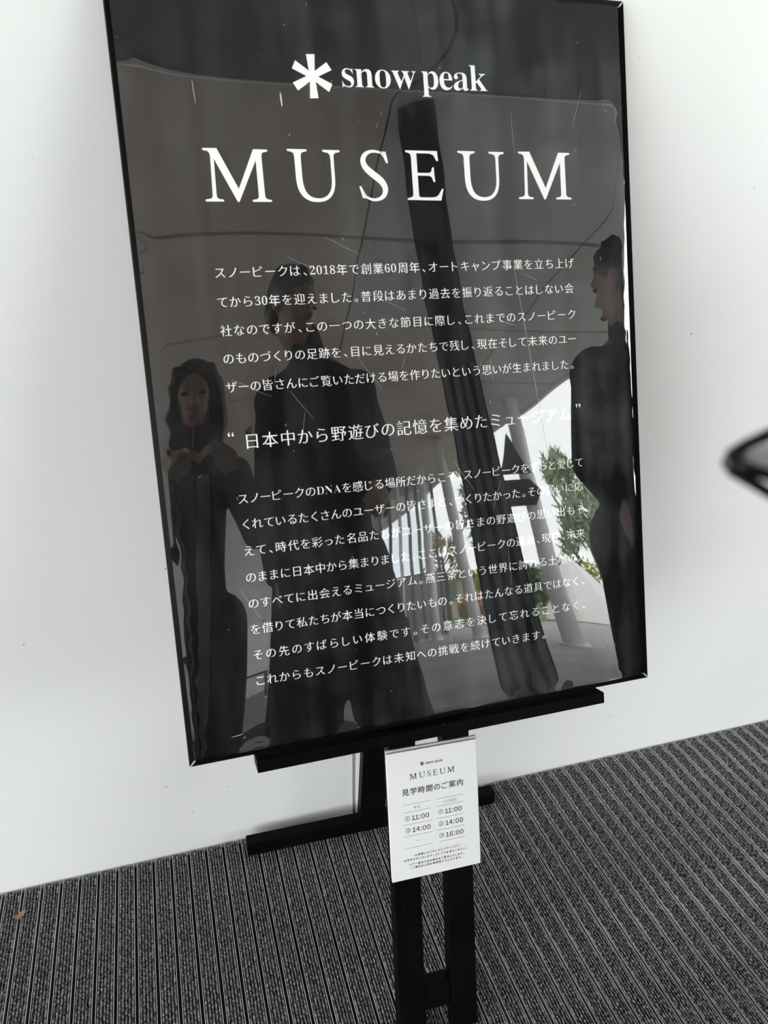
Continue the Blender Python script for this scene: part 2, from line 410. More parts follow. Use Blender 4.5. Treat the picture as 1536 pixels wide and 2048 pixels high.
for (x, y, sx, sy) in ((0, 0, 1, 1), (BW, 0, -1, 1), (BW, BH, -1, -1), (0, BH, 1, -1)):
    bm = bmesh.new(); q = 0.0012
    pts = [(0.001, 0.0026), (0.0026, 0.001), (0.0098, 0.0082), (0.0082, 0.0098)]
    a = [bm.verts.new((x + sx * px, y + sy * py, -0.0072)) for px, py in pts]; b = [bm.verts.new((x + sx * px, y + sy * py, 0.0058)) for px, py in pts]
    bm.faces.new(a); bm.faces.new(b[::-1])
    for i in range(4): bm.faces.new((a[i], b[i], b[(i + 1) % 4], a[(i + 1) % 4]))
    tag(obj('corner_bracket', bm, WORN, sign), 'bare metal mitre at the frame corner')

# lettering on the printed sheet (board millimetres)
ZT = 0.0004
def mm(fl): fl.V = [(x / 1000, y / 1000) for x, y in fl.V]; return fl
F_ = Flat(); headline(F_, 113, 858.6, 1.0, 0.0146); tag(mm(F_).build('headline_lettering', INK, sign, ZT), 'white roman capitals reading MUSEUM')
F_ = Flat(); asterisk(F_, 291, 1043, 1.0, 0.8)
text_box(F_, SB('snow'), 337.5, 458.5, 1030.3, 1032.3, 60, 0.96, 0.010, 0.004)
text_box(F_, SB('peak'), 468, 581.1, 1033, 1034.6, 60, 0.96, 0.010, 0.004)
tag(mm(F_).build('logo_lettering', INK, sign, ZT), 'white six-armed star and lower-case name')
LINES = [
 ('スノーピークは、' + SB('2018') + '年で創業' + SB('60') + '周年、オートキャンプ事業を立ち上げ', (123.8, 755.2), (717.3, 760.2), 18.6),
 ('てから' + SB('30') + '年を迎えました。普段はあまり過去を振り返ることはしない会', (123.1, 711.9), (714.1, 718.2), 18.6),
 ('社なのですが、この一つの大きな節目に際し、これまでのスノーピーク', (124.1, 669.5), (716.7, 674.2), 18.6),
 ('のものづくりの足跡を、目に見えるかたちで残し、現在そして未来のユー', (123.7, 627.7), (715.4, 632.4), 18.6),
 ('ザーの皆さんにご覧いただける場を作りたいという思いが生まれました。', (123.9, 584.6), (713.3, 589.0), 18.6),
 ('日本中から野遊びの記憶を集めたミュージアム', (147.1, 500.5), (694.7, 503.0), 26.5),
 ('スノーピークの' + SB('DNA') + 'を感じる場所だからこそ、スノーピークをずっと愛して', (124.5, 412.4), (718.1, 416.5), 18.6),
 ('くれているたくさんのユーザーの皆さまと、つくりたかった。その願いに応', (125.2, 372.1), (714.8, 373.9), 18.6),
 ('えて、時代を彩った名品たちがユーザーの皆さまの野遊びの思い出もそ', (125.7, 329.9), (715.7, 332.4), 18.6),
 ('のままに日本中から集まりました。ここはスノーピークの過去、現在、未来', (124.7, 287.5), (714.5, 289.0), 18.6),
 ('のすべてに出会えるミュージアム。燕三条という世界に誇れる土地の力', (124.6, 245.4), (714.4, 247.0), 18.6),
 ('を借りて私たちが本当につくりたいもの。それはたんなる道具ではなく、', (123.7, 203.5), (714.5, 203.5), 18.6),
 ('その先のすばらしい体験です。その意志を決して忘れることなく、', (123.7, 161.5), (714.5, 158.5), 18.6),
 ('これからもスノーピークは未知への挑戦を続けていきます。', (123.5, 118.9), (631.3, 115.5), 18.6)]
for s, p0, p1, em in LINES:
    F_ = Flat(); text_run(F_, s, p0, p1, em, -0.004, 0.012)
    if em > 20:
        load_glyphs('“”')
        text_run(F_, '“', (115.7, 509), (116.7, 509), 27); text_run(F_, '”', (721.1, 512), (722, 512), 27)
    mm(F_).build('text_line', INK, sign, ZT)
F_ = Flat(); rng = random.Random(3)
def film_h(u, v):
    """bulge and ripple of the loose cover film over the print, metres: slack low down, fullest near the top"""
    su = np.sin(np.pi * np.clip(u / BW, 0, 1)); x = np.clip(v / BH, 1e-6, 1)
    sv = np.where(x < 0.85, np.sin(np.pi / 2 * (x / 0.85) ** 0.7), 0.5 + 0.5 * np.cos(np.pi * np.clip((x - 0.85) / 0.15, 0, 1)))
    h = FA * su * sv
    for a, fu, pu, fv, pv in WAVES:
        h = h + a * su * np.sin(np.pi * x) * np.sin(fu * u + pu + fv * v + pv)
    return h
FA = 0.018
WAVES = [(0.0009, 6.0, 0.4, 7.0, 0.5), (0.00005, 3.0, 1.0, 46.0, 0.3), (0.00003, 9.0, 2.0, 75.0, 1.1), (0.0002, 9.0, 0.0, 4.0, 2.0)]
FILM = bpy.data.materials.new('clear_glossy_film'); FILM.use_nodes = True
N = FILM.node_tree.nodes; L = FILM.node_tree.links; N.clear()
out = N.new('ShaderNodeOutputMaterial'); tr = N.new('ShaderNodeBsdfTransparent'); gl = N.new('ShaderNodeBsdfGlossy'); fr = N.new('ShaderNodeFresnel')
df = N.new('ShaderNodeBsdfDiffuse'); m1 = N.new('ShaderNodeMixShader'); m2 = N.new('ShaderNodeMixShader')
gl.inputs['Roughness'].default_value = 0.012; gl.inputs['Color'].default_value = (1, 1, 1, 1); fr.inputs['IOR'].default_value = 1.60
df.inputs['Color'].default_value = (0.8, 0.83, 0.86, 1)
# wipe marks and fine scratches: a thin, uneven veil
tcf = N.new('ShaderNodeTexCoord'); mpf = N.new('ShaderNodeMapping'); mpf.inputs['Scale'].default_value = (26, 1.5, 1); mpf.inputs['Rotation'].default_value = (0, 0, 0.1)
n1 = N.new('ShaderNodeTexNoise'); n1.inputs['Scale'].default_value = 1.0; n1.inputs['Detail'].default_value = 5
n2 = N.new('ShaderNodeTexNoise'); n2.inputs['Scale'].default_value = 3.0; n2.inputs['Detail'].default_value = 6
n3 = N.new('ShaderNodeTexNoise'); n3.inputs['Scale'].default_value = 9.0; n3.inputs['Detail'].default_value = 8; n3.inputs['Roughness'].default_value = 0.7
L.new(tcf.outputs['Object'], mpf.inputs[0]); L.new(mpf.outputs[0], n1.inputs['Vector']); L.new(tcf.outputs['Object'], n2.inputs['Vector']); L.new(tcf.outputs['Object'], n3.inputs['Vector'])
a1 = N.new('ShaderNodeMath'); a1.operation = 'MULTIPLY'; L.new(n1.outputs[0], a1.inputs[0]); L.new(n2.outputs[0], a1.inputs[1])
a2 = N.new('ShaderNodeMath'); a2.operation = 'MULTIPLY'; L.new(a1.outputs[0], a2.inputs[0]); L.new(n3.outputs[0], a2.inputs[1])
mrf = N.new('ShaderNodeMapRange'); mrf.inputs['From Min'].default_value = 0.09; mrf.inputs['From Max'].default_value = 0.24
mrf.inputs['To Min'].default_value = 0.001; mrf.inputs['To Max'].default_value = 0.040; L.new(a2.outputs[0], mrf.inputs[0])
sx_ = N.new('ShaderNodeSeparateXYZ'); L.new(tcf.outputs['Object'], sx_.inputs[0]); gr_ = N.new('ShaderNodeMapRange'); gr_.inputs['From Max'].default_value = 0.84; gr_.inputs['To Min'].default_value = 0.5; gr_.inputs['To Max'].default_value = 1.9
L.new(sx_.outputs[0], gr_.inputs[0]); hz_ = N.new('ShaderNodeMath'); hz_.operation = 'MULTIPLY'; L.new(mrf.outputs[0], hz_.inputs[0]); L.new(gr_.outputs[0], hz_.inputs[1])
thin_ior(N, L, fr, 1.92); L.new(fr.outputs[0], m1.inputs[0]); L.new(tr.outputs[0], m1.inputs[1]); L.new(gl.outputs[0], m1.inputs[2])
L.new(hz_.outputs[0], m2.inputs[0]); L.new(m1.outputs[0], m2.inputs[1]); L.new(df.outputs[0], m2.inputs[2]); L.new(m2.outputs[0], out.inputs[0])
nu, nv = 141, 199
U = np.linspace(0.0075, BW - 0.0075, nu); Vv = np.linspace(0.0075, BH - 0.0075, nv); UU, VV = np.meshgrid(U, Vv)
HH = 0.0036 + film_h(UU, VV) - 0.0022 * np.exp(-(BW - 0.0075 - UU) / 0.007) - 0.0010 * np.exp(-(UU - 0.0075) / 0.006)
# crinkled edge: little puckers close to the frame
edge = np.minimum.reduce([UU, BW - UU, VV, BH - VV])
HH = HH + 0.0007 * np.exp(-(edge - 0.0075) / 0.008) * np.sin(UU * 91 + 3 * np.sin(VV * 31)) * np.sin(VV * 77 + 2 * np.sin(UU * 23)) * np.clip((edge - 0.0075) / 0.004, 0, 1)
P_ = np.stack([UU, VV, HH], -1).reshape(-1, 3); i = np.arange(nu - 1)[None, :] + np.arange(nv - 1)[:, None] * nu
me = bpy.data.meshes.new('clear_film'); me.from_pydata(P_.tolist(), [], np.stack([i, i + 1, i + nu + 1, i + nu], -1).reshape(-1, 4).tolist())
me.polygons.foreach_set('use_smooth', [True] * len(me.polygons))
film = link_mesh('clear_film', me, FILM, sign)
# chips and scratches in the film surface
SCR = mat('film_scratch', (0.62, 0.62, 0.60), 0.6)
fsc = Flat(); rng = random.Random(11)
def film_quad(V, name):
    me = bpy.data.meshes.new(name); me.from_pydata(V[0], [], V[1]); return me
sv_, sf_ = [], []
def scratch(u, v, du, dv, w):
    L_ = math.hypot(du, dv); nx_, ny_ = -dv / L_ * w / 2, du / L_ * w / 2; n_ = max(1, int(L_ / 0.008)); o = len(sv_)
    for k in range(n_ + 1):
        t = k / n_; ww = 0.35 + 0.65 * math.sin(PI * (0.1 + 0.8 * t)); x = u + du * t; y = v + dv * t + 0.0006 * math.sin(t * 7)
        z = 0.0036 + float(film_h(x, y)) + 0.00035
        sv_.append((x + nx_ * ww, y + ny_ * ww, z)); sv_.append((x - nx_ * ww, y - ny_ * ww, z))
    for k in range(n_): sf_.append((o + 2 * k, o + 2 * k + 1, o + 2 * k + 3, o + 2 * k + 2))
for k in range(46): 
    a = rng.uniform(0.5, 2.4); l = rng.choice([0.002, 0.003, 0.004, 0.006]); scratch(rng.uniform(.05, .8), rng.uniform(.05, 1.14), l * math.cos(a), l * math.sin(a), rng.uniform(0.0004, 0.0009))
for k in range(18):
    a = rng.choice([1.3, 1.7, 2.1, -0.4, 2.6]) + rng.uniform(-.1, .1); l = rng.uniform(0.02, 0.07); scratch(rng.uniform(.12, .74), rng.uniform(.1, 1.0), l * math.cos(a), l * math.sin(a), 0.00022)
for u, v, du, dv, w in ((0.236, 1.010, 0.001, -0.020, .0022), (0.110, 1.024, 0.002, -0.032, .0006), (0.069, 0.036, 0.018, 0.002, .0008), (0.087, 0.031, 0.004, 0.001, .0009), (0.604, 0.745, 0.045, -0.30, .0004), (0.573, 0.665, 0.03, -0.008, .0003)):
    scratch(u, v, du, dv, w)
so = link_mesh('film_scratches', film_quad((sv_, sf_), 'film_scratches'), SCR, sign); so['kind'] = 'stuff'

# ------------------------------------------------------------------ easel
easel = empty('display_easel', 'black painted wooden easel with twin front legs holding the sign board', 'easel', (0.42, 0.05, 0))
def on(parent, o):
    o.parent = parent; o.matrix_parent_inverse = Matrix.Translation(parent.location).inverted() if parent.rotation_euler[:] == (0, 0, 0) else parent.matrix_basis.inverted(); return o
def legb(u_top, v_top, u_bot, v_bot, w=0.050, n0=-0.0195, t=0.030):
    bm = bmesh.new(); a = onboard(u_top, v_top, n0 - t / 2); b = onboard(u_bot, v_bot, n0 - t / 2)
    beam(bm, b, a, w, t, 0.0015, up=(0, -math.cos(TH), math.sin(TH)))
    for v in bm.verts:
        if v.co.z < 0.0008: v.co.z = 0.0008
    return bm
on(easel, obj('front_leg', legb(0.3915, 0.95, 0.3360, -0.6138), BLACKWOOD))
on(easel, obj('front_leg', legb(0.4935, 0.95, 0.4370, -0.6138), BLACKWOOD))
bm = bmesh.new(); beam(bm, onboard(0.358, -0.532, -0.036), onboard(0.414, -0.534, -0.036), 0.052, 0.026, 0.0012, up=(0, -math.cos(TH), math.sin(TH))); on(easel, obj('lower_crosspiece', bm, BLACKWOOD))
bm = bmesh.new(); beam(bm, onboard(0.412, 0.90, -0.034), onboard(0.47, 0.90, -0.034), 0.06, 0.026, 0.0012, up=(0, -math.cos(TH), math.sin(TH))); on(easel, obj('upper_crosspiece', bm, BLACKWOOD))
bm = bmesh.new(); beam(bm, onboard(0.1025, -0.0125, 0.0035), onboard(0.7325, -0.0125, 0.0035), 0.0205, 0.045, 0.0015, up=(0, -math.cos(TH), math.sin(TH))); on(easel, obj('ledge', bm, BLACKWOOD))
for u_, v_ in ((0.388, 0.85), (0.489, 0.85), (0.361, 0.10), (0.462, 0.10)):
    bm = bmesh.new(); beam(bm, onboard(u_, v_ - .02, -0.0137), onboard(u_, v_ + .02, -0.0137), 0.04, 0.0112, 0.001, up=(0, -math.cos(TH), math.sin(TH))); on(easel, obj('rest_block', bm, BLACKWOOD))
bm = bmesh.new(); beam(bm, (0.1035, 0.337, 0.0185), (0.7185, 0.3235, 0.0185), 0.035, 0.030, 0.002, up=(0, 1, 0)); on(easel, obj('foot_bar', bm, BLACKWOOD))
bm = bmesh.new(); beam(bm, (0.400, 0.326, 0.034), (0.440, 0.306, 1.42), 0.062, 0.026, 0.0015, up=(0, 1, 0)); on(easel, obj('back_leg', bm, BLACKWOOD))
bm = bmesh.new()
beam(bm, onboard(0.3235, -0.5475, -0.0197), onboard(0.3335, -0.5463, -0.0197), 0.0035, 0.0006, up=(0, -math.cos(TH), math.sin(TH)))
beam(bm, onboard(0.3185, -0.575, -0.0197), onboard(0.3195, -0.590, -0.0197), 0.003, 0.0006, up=(0, -math.cos(TH), math.sin(TH)))
on(easel, tag(obj('paint_chips', bm, CHIP), 'bare wood showing where the paint is chipped'))

# ------------------------------------------------------------------ the small notice
NLOC = onboard(0.3234, -0.0516, -0.0080)
notice = empty('timetable_notice', 'small white timetable notice hanging on the easel legs below the sign', 'notice', NLOC, (0, 0, 0))
Rn = Matrix.Rotation(PI / 2 - TH, 4, 'X') @ Matrix.Rotation(math.radians(-1.6), 4, 'Z')
notice.rotation_euler = Rn.to_euler()
NW, NH = 0.1672, 0.2342
bm = bmesh.new(); box(bm, 0, NW, -NH, 0, -0.0042, 0.0, 0.0005); obj('front_plate', bm, PAPER, notice)
bm = bmesh.new(); box(bm, 0.0015, NW + 0.0032, -NH + 0.002, 0.0032, -0.0118, -0.0062, 0.0005); obj('back_plate', bm, PAPEREDGE, notice)
bm = bmesh.new(); box(bm, 0.01, NW - 0.01, -NH + 0.012, -0.006, -0.0062, -0.0042); obj('adhesive_pad', bm, PAPEREDGE, notice)
bm = bmesh.new(); box(bm, 0.012, NW - 0.012, -NH + 0.02, -0.03, -0.0113, -0.0118 + .0001); obj('mounting_block', bm, BLACKWOOD, notice)
ZN = 0.0003
def nbuild(F_, name, m=DARKINK): F_.V = [(x / 1000, -y / 1000) for x, y in F_.V]; return F_.build(name, m, notice, ZN)
class Flip(Flat): pass
def ybelow(fn):
    f = Flat(); fn(f); f.V = [(x, -y) for x, y in f.V]; return f   # authored with y up from the top edge
def lay(fn, name, m=DARKINK): f = Flat(); fn(f); mm(f); return f.build(name, m, notice, ZN)
lay(lambda f: (asterisk(f, 64.2, -27.0, 0.125), text_box(f, SB('snow'), 70.8, 86.2, -29.0, -29.1, 7.4, 1.0, .012, .006), text_box(f, SB('peak'), 88.2, 103.0, -29.1, -29.3, 7.4, 1.0, .012, .006)), 'logo_print')
lay(lambda f: headline(f, 40.2, -52.4, 0.1365), 'headline_print')
lay(lambda f: text_run(f, '見学時間のご案内', (31.5, -74.0), (133.5, -74.6), 13.4, -.012, -.010), 'title_print')
def rules(f):
    for x0, x1 in ((25.1, 77.2), (87.5, 139.6)):
        for y in (96.9, 110.8, 133.1, 154.9, 176.9): f.rect(x0, -y - 0.28, x1, -y + 0.28)
lay(rules, 'ruled_lines', GREYINK)
lay(lambda f: (text_run(f, '平日', (47.4, -104.3), (54.4, -104.3), 6.0), text_run(f, '土日祝日', (103.2, -104.5), (123.2, -104.3), 6.0)), 'column_heads', GREYINK)
def times(f):
    for x, y, s, n in ((28.2, 126.7, '11:00', 0), (28.2, 148.7, '14:00', 1), (90.2, 126.5, '11:00', 0), (90.2, 148.5, '14:00', 1), (90.2, 170.6, '16:00', 2)):
        s = s.translate(str.maketrans('0146:', '０１４６：')); load_glyphs('①②③' + s)
        text_run(f, '①②③'[n], (x + 4.6, -y + 4.4), (x + 5.6, -y + 4.4), 10.6, -.004, -.004)
        xs = 12.6; hs = {'１': 6.4, '４': 8.0, '６': 8.0, '０': 8.0, '：': 4.2}
        xx = x + xs
        for c in s:
            V, F = glyph(c, -0.014, -0.014); wd = hs[c]; gx = (V[:, 0].min() + V[:, 0].max()) / 2
            f.add(np.stack([xx + wd / 2 + (V[:, 0] - gx) * 11.4, -y + V[:, 1] * 11.2], 1), F); xx += wd
lay(times, 'times_print')
lay(lambda f: f.rect(46.3, -166.1, 56.1, -165.7), 'dash_print', GREYINK)
lay(lambda f: [text_run(f, s, (x0, -y), (x1, -y2), 4.5, -.016, -.014) for s, x0, x1, y, y2 in (
    ('・お時間になりましたらスタッフより', 41.5, 126, 192.2, 191.6), ('お声がけをいたします。ストアでお待ちください。', 25, 141.2, 198.8, 199.5),
    ('・ツアー形式で本社館内をご案内いたします。', 30.3, 135.6, 207.9, 208.0), ('・ご案内は上記お時間限りでとなります。', 35.1, 131.4, 214.2, 214.4))], 'small_print')

# marks on the wall paint and lint in the mat
SCUFF = mat('wall_scuff', (0.16, 0.14, 0.13), 0.8)
def marks(name, L_, parent):
    bm = bmesh.new()
    for x, z, w, h in L_:
        w *= .75; h *= .75
        bm.faces.new([bm.verts.new(c) for c in ((x - w, WY - .0003, z - h * .3), (x, WY - .0003, z - h), (x + w, WY - .0003, z + h * .2), (x + w * .3, WY - .0003, z + h))])
    o = obj(name, bm, SCUFF, parent); o['kind'] = 'stuff'; return o
marks('scuff_marks', [(0.077, 0.165, 0.006, 0.0009), (-0.007, 0.115, 0.006, 0.0011), (0.021, 0.195, 0.0011, 0.0011), (0.285, 0.123, 0.0011, 0.0011), (0.192, 0.106, 0.0011, 0.0011), (-0.241, 0.068, 0.0011, 0.0011), (-0.359, 0.088, 0.0011, 0.0011), (-0.263, 0.01, 0.0011, 0.0011), (-0.307, 0.002, 0.0011, 0.0011), (-0.022, 1.622, 0.0011, 0.0011), (-0.11, 1.241, 0.0011, 0.0011), (-0.126, 1.456, 0.0011, 0.0011)], wl_)
marks('scuff_marks', [(1.078, 0.137, 0.0035, 0.002), (1.069, 0.134, 0.0011, 0.0011), (0.869, 1.692, 0.0011, 0.0011), (0.894, 1.64, 0.0011, 0.0011), (1.291, 1.143, 0.0011, 0.0011), (1.361, 0.358, 0.0011, 0.0011), (1.211, 0.261, 0.0011, 0.0011)], wr_)
LINT = mat('pale_lint', (0.55, 0.54, 0.50), 0.9)
bm = bmesh.new(); rg = random.Random(4)
for x, y in [(0.695, 0.212), (0.471, 0.072), (0.569, -0.028), (0.238, 0.169), (-0.118, 0.142), (0.791, 0.13), (0.861, -0.067), (0.043, 0.152)]:
    a = rg.uniform(0, 2 * PI); l = rg.uniform(.006, .013); pts = [(x + l * t * math.cos(a + 1.1 * t), y + l * t * math.sin(a + 1.1 * t), .0016 + .002 * math.sin(PI * t)) for t in (0, .35, .7, 1)]
    tube(bm, pts, .00022, 5)
lo_ = obj('lint', bm, LINT, mat_root); lo_['kind'] = 'stuff'
# ------------------------------------------------------------------ dead leaf on the mat
LEAF = noisy('dry_leaf_brown', (0.20, 0.075, 0.045), (0.30, 0.13, 0.08), 90, 4, rough=0.7)
bm = bmesh.new()
lp = [(-.013, -.002, .003), (-.009, .003, .002), (-.003, .002, .004), (.001, .006, .007), (.007, .007, .006), (.012, .009, .009), (.013, .004, .006), (.009, .000, .003), (.005, -.003, .002), (.002, -.008, .003), (-.003, -.006, .002), (-.006, -.003, .001)]
c0 = bm.verts.new((0, 0, .0015)); ring = [bm.verts.new(p) for p in lp]
for i in range(len(ring)): bm.faces.new((c0, ring[i], ring[(i + 1) % len(ring)]))
leaf = obj('dead_leaf', bm, LEAF); md = leaf.modifiers.new('s', 'SOLIDIFY'); md.thickness = 0.0006
tag(leaf, 'small curled brown dead leaf lying on the ribbed mat at the left', 'leaf')
leaf.location = (-0.379, 0.303, 0.0030)
# ------------------------------------------------------------------ what the film mirrors: the canopy, terrace and grounds behind the camera
CEIL = noisy('warm_grey_soffit', (0.50, 0.445, 0.405), (0.57, 0.51, 0.465), 1.5, 6, rough=0.7)
CEIL_LAWNLIT = noisy('lawn_lit_soffit', (0.43, 0.445, 0.415), (0.50, 0.515, 0.485), 1.5, 6, rough=0.7)  # same soffit, with greenish light off the lawn painted into its colour
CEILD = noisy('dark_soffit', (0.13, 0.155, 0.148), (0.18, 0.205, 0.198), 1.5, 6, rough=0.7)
WHITEP = mat('white_steel_paint', (0.90, 0.89, 0.89), 0.4)
DARKST = noisy('dark_steel_cladding', (0.03, 0.031, 0.034), (0.045, 0.046, 0.05), 4, 4, rough=0.45)
DARKST2 = mat('dark_steel_cover', (0.17, 0.17, 0.18), 0.4)
CZ = 4.0; CXE = 6.7
ceil_ = bxo('ceiling', -7.5, CXE - 0.02, -30, WY + .12, CZ + 0.07, CZ + 0.45, DARKST); struct(ceil_)
ys = [-2.1 - 1.9 * k for k in range(15)]; xs = [-7.4, -4.4, -1.4, 1.6, 4.6, CXE - 0.02]
for j in range(len(ys) - 1):
    for i in range(len(xs) - 1):
        bxo('ceiling_panel', xs[i] + .012, xs[i + 1] - .012, ys[j + 1] + .03, ys[j] - .03, CZ, CZ + 0.07, CEIL_LAWNLIT if (xs[i] + xs[i + 1]) / 2 - .5 > .5 * (.2 - (ys[j] + ys[j + 1]) / 2) else CEIL, ceil_)  # panels mirrored right of the pillar get the painted lawn-light tint
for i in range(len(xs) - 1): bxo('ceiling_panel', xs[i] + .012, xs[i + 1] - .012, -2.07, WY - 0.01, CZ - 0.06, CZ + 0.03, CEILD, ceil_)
struct(bxo('trim_2', -7.4, CXE - 0.03, -2.10, -2.075, CZ - 0.11, CZ + 0.02, WHITEP))
struct(bxo('trim_3', CXE - 0.02, CXE + 0.04, -30, WY + .12, CZ - 0.04, CZ + 0.5, WHITEP))
def wall_seg(name, a, b, z0, z1, m, t=0.15):
    bm = bmesh.new(); beam(bm, (a[0], a[1], (z0 + z1) / 2), (b[0], b[1], (z0 + z1) / 2), t, z1 - z0, up=(0, 0, 1)); return obj(name, bm, m)
struct(wall_seg('wall_far', (-4.6, -8.6), (2.6, -14.5), 0, CZ, WALL))
GLASS = bpy.data.materials.new('window_glass'); GLASS.use_nodes = True
_n = GLASS.node_tree.nodes; _l = GLASS.node_tree.links; _n.clear()
_o = _n.new('ShaderNodeOutputMaterial'); _t = _n.new('ShaderNodeBsdfTransparent'); _g = _n.new('ShaderNodeBsdfGlossy'); _f = _n.new('ShaderNodeFresnel'); _m = _n.new('ShaderNodeMixShader')
_t.inputs[0].default_value = (0.9, 0.93, 0.95, 1); _g.inputs['Roughness'].default_value = 0.02
thin_ior(_n, _l, _f, 1.45); _l.new(_f.outputs[0], _m.inputs[0]); _l.new(_t.outputs[0], _m.inputs[1]); _l.new(_g.outputs[0], _m.inputs[2]); _l.new(_m.outputs[0], _o.inputs[0])
MULL = mat('grey_mullion', (0.20, 0.20, 0.20), 0.5)
win = empty('window_1', None, None, (4.4, -15.1, 0)); win['kind'] = 'structure'
A = Vector((2.7, -14.5, 0)); B = Vector((6.1, -15.7, 0))
def wpart(name, o): o.parent = win; o.matrix_parent_inverse = Matrix.Translation(win.location).inverted(); return o
for k in range(11):
    p = A.lerp(B, k / 10); bm = bmesh.new(); beam(bm, p + Vector((0, 0, 0)), p + Vector((0, 0, CZ)), 0.07, 0.12); wpart('m', obj('mullion', bm, MULL if k % 3 else WHITEP))
for k in range(10):
    p = A.lerp(B, (k + .12) / 10); q = A.lerp(B, (k + .88) / 10)
    bm = bmesh.new(); beam(bm, p + Vector((0, 0, 2.83)), q + Vector((0, 0, 2.83)), 0.01, 2.26, up=(0, 0, 1)); wpart('p', obj('window_pane', bm, GLASS))
    bm = bmesh.new(); beam(bm, p + Vector((0, 0, 0.85)), q + Vector((0, 0, 0.85)), 0.03, 1.62, up=(0, 0, 1)); wpart('p', obj('lower_panel', bm, MULL))
def column(x, y, r, label, lean=0.0):
    t = empty('round_column', label, 'column', (x, y, 0), group='white round canopy columns')
    bm = bmesh.new(); tube(bm, [(0, 0, 0.03), (lean * .5, 0, CZ / 2), (lean, 0, CZ - 0.012)], r, 28); o = obj('shaft', bm, WHITEP, t, True)
    bm = bmesh.new(); tube(bm, [(0, 0, -0.003), (0, 0, 0.03)], r + 0.05, 28); obj('base_plate', bm, WHITEP, t)
    return t
column(5.68, -8.5, 0.165, 'white round column mirrored right of the dark pillar, behind the arrow sign', 0.25)
column(5.45, -11.8, 0.145, 'white round column mirrored just left of the dark pillar', -0.35)
column(5.2, -14.0, 0.12, 'slim white round column mirrored farthest left, in front of the glazing')
t = empty('steel_pillar', 'tall dark steel pillar mirrored down the middle of the sign', 'pillar', (1.86, -2.62, 0), (0, 0, 0.45))
bxo('pillar_core', -.165, .165, -.12, .12, -0.003, CZ - 0.012, DARKST, t, 0.004)
for x in (-.125, -.04, .045, .13):
    bxo('cover_strip', x - .022, x + .022, .12, .132, 0.0, 2.2, DARKST2, t, 0.002)
SIGNB = mat('charcoal_sign_plate', (0.085, 0.085, 0.09), 0.5)
t = empty('arrow_sign', 'charcoal triangle and arrow plates fixed to the white round column mirrored at right', 'sign', (5.42, -8.22, 0), (0, 0, 0.35))
def plate(pts, name):
    bm = bmesh.new(); a = [bm.verts.new((x, 0.0, z)) for x, z in pts]; b = [bm.verts.new((x, 0.02, z)) for x, z in pts]
    bm.faces.new(a); bm.faces.new(b[::-1])
    for i in range(len(pts)): bm.faces.new((a[i], a[(i + 1) % len(pts)], b[(i + 1) % len(pts)], b[i]))
    return obj(name, bm, SIGNB, t)
plate([(-.35, 2.60), (.35, 2.60), (0.0, 3.20)], 'triangle_plate')
plate([(-.35, 2.07), (.25, 2.07), (.43, 2.28), (.25, 2.49), (-.35, 2.49)], 'arrow_plate')
bxo('bracket', .02, .09, -.19, 0.0, 2.24, 2.30, SIGNB, t); bxo('bracket', .02, .09, -.19, 0.0, 2.72, 2.78, SIGNB, t)
# grounds
GRASS = noisy('mown_lawn', (0.12, 0.19, 0.06), (0.20, 0.28, 0.10), 3, 8, rough=0.9, bump=0.4, bscale=40)
struct(bxo('floor_outdoor_paving', 14.0, 30, -30, 8, -0.3, -0.006, CONC))
lawn = struct(bxo('ground_lawn', -60, 90, -110, -30, -0.3, 0.0, GRASS)); 
struct(bxo('ground_verge', 9.2, 30, -29.9, -16.5, -0.005, 0.02, GRASS))
struct(bxo('ground_side', 30, 90, -30, 40, -0.3, 0.0, GRASS))
DGRATE = noisy('dark_floor_matting', (0.02, 0.02, 0.02), (0.04, 0.038, 0.036), 60, 4, rough=0.9)
for y0, y1, lab in ((-3.6, -2.5, 'dark floor mat strip mirrored low in the sign, nearer one'), (-6.3, -5.0, 'dark floor mat strip mirrored low in the sign, farther one')):
    tag(bxo('floor_mat', -3.4, 1.1, y0, y1, -0.004, 0.006, DGRATE, None, 0.001), lab, 'mat')
BARK = noisy('bark', (0.10, 0.08, 0.06), (0.18, 0.15, 0.12), 12, 5, rough=0.9)
def leafmat(n, c0, c1): return noisy(n, c0, c1, 1.2, 5, rough=0.8)
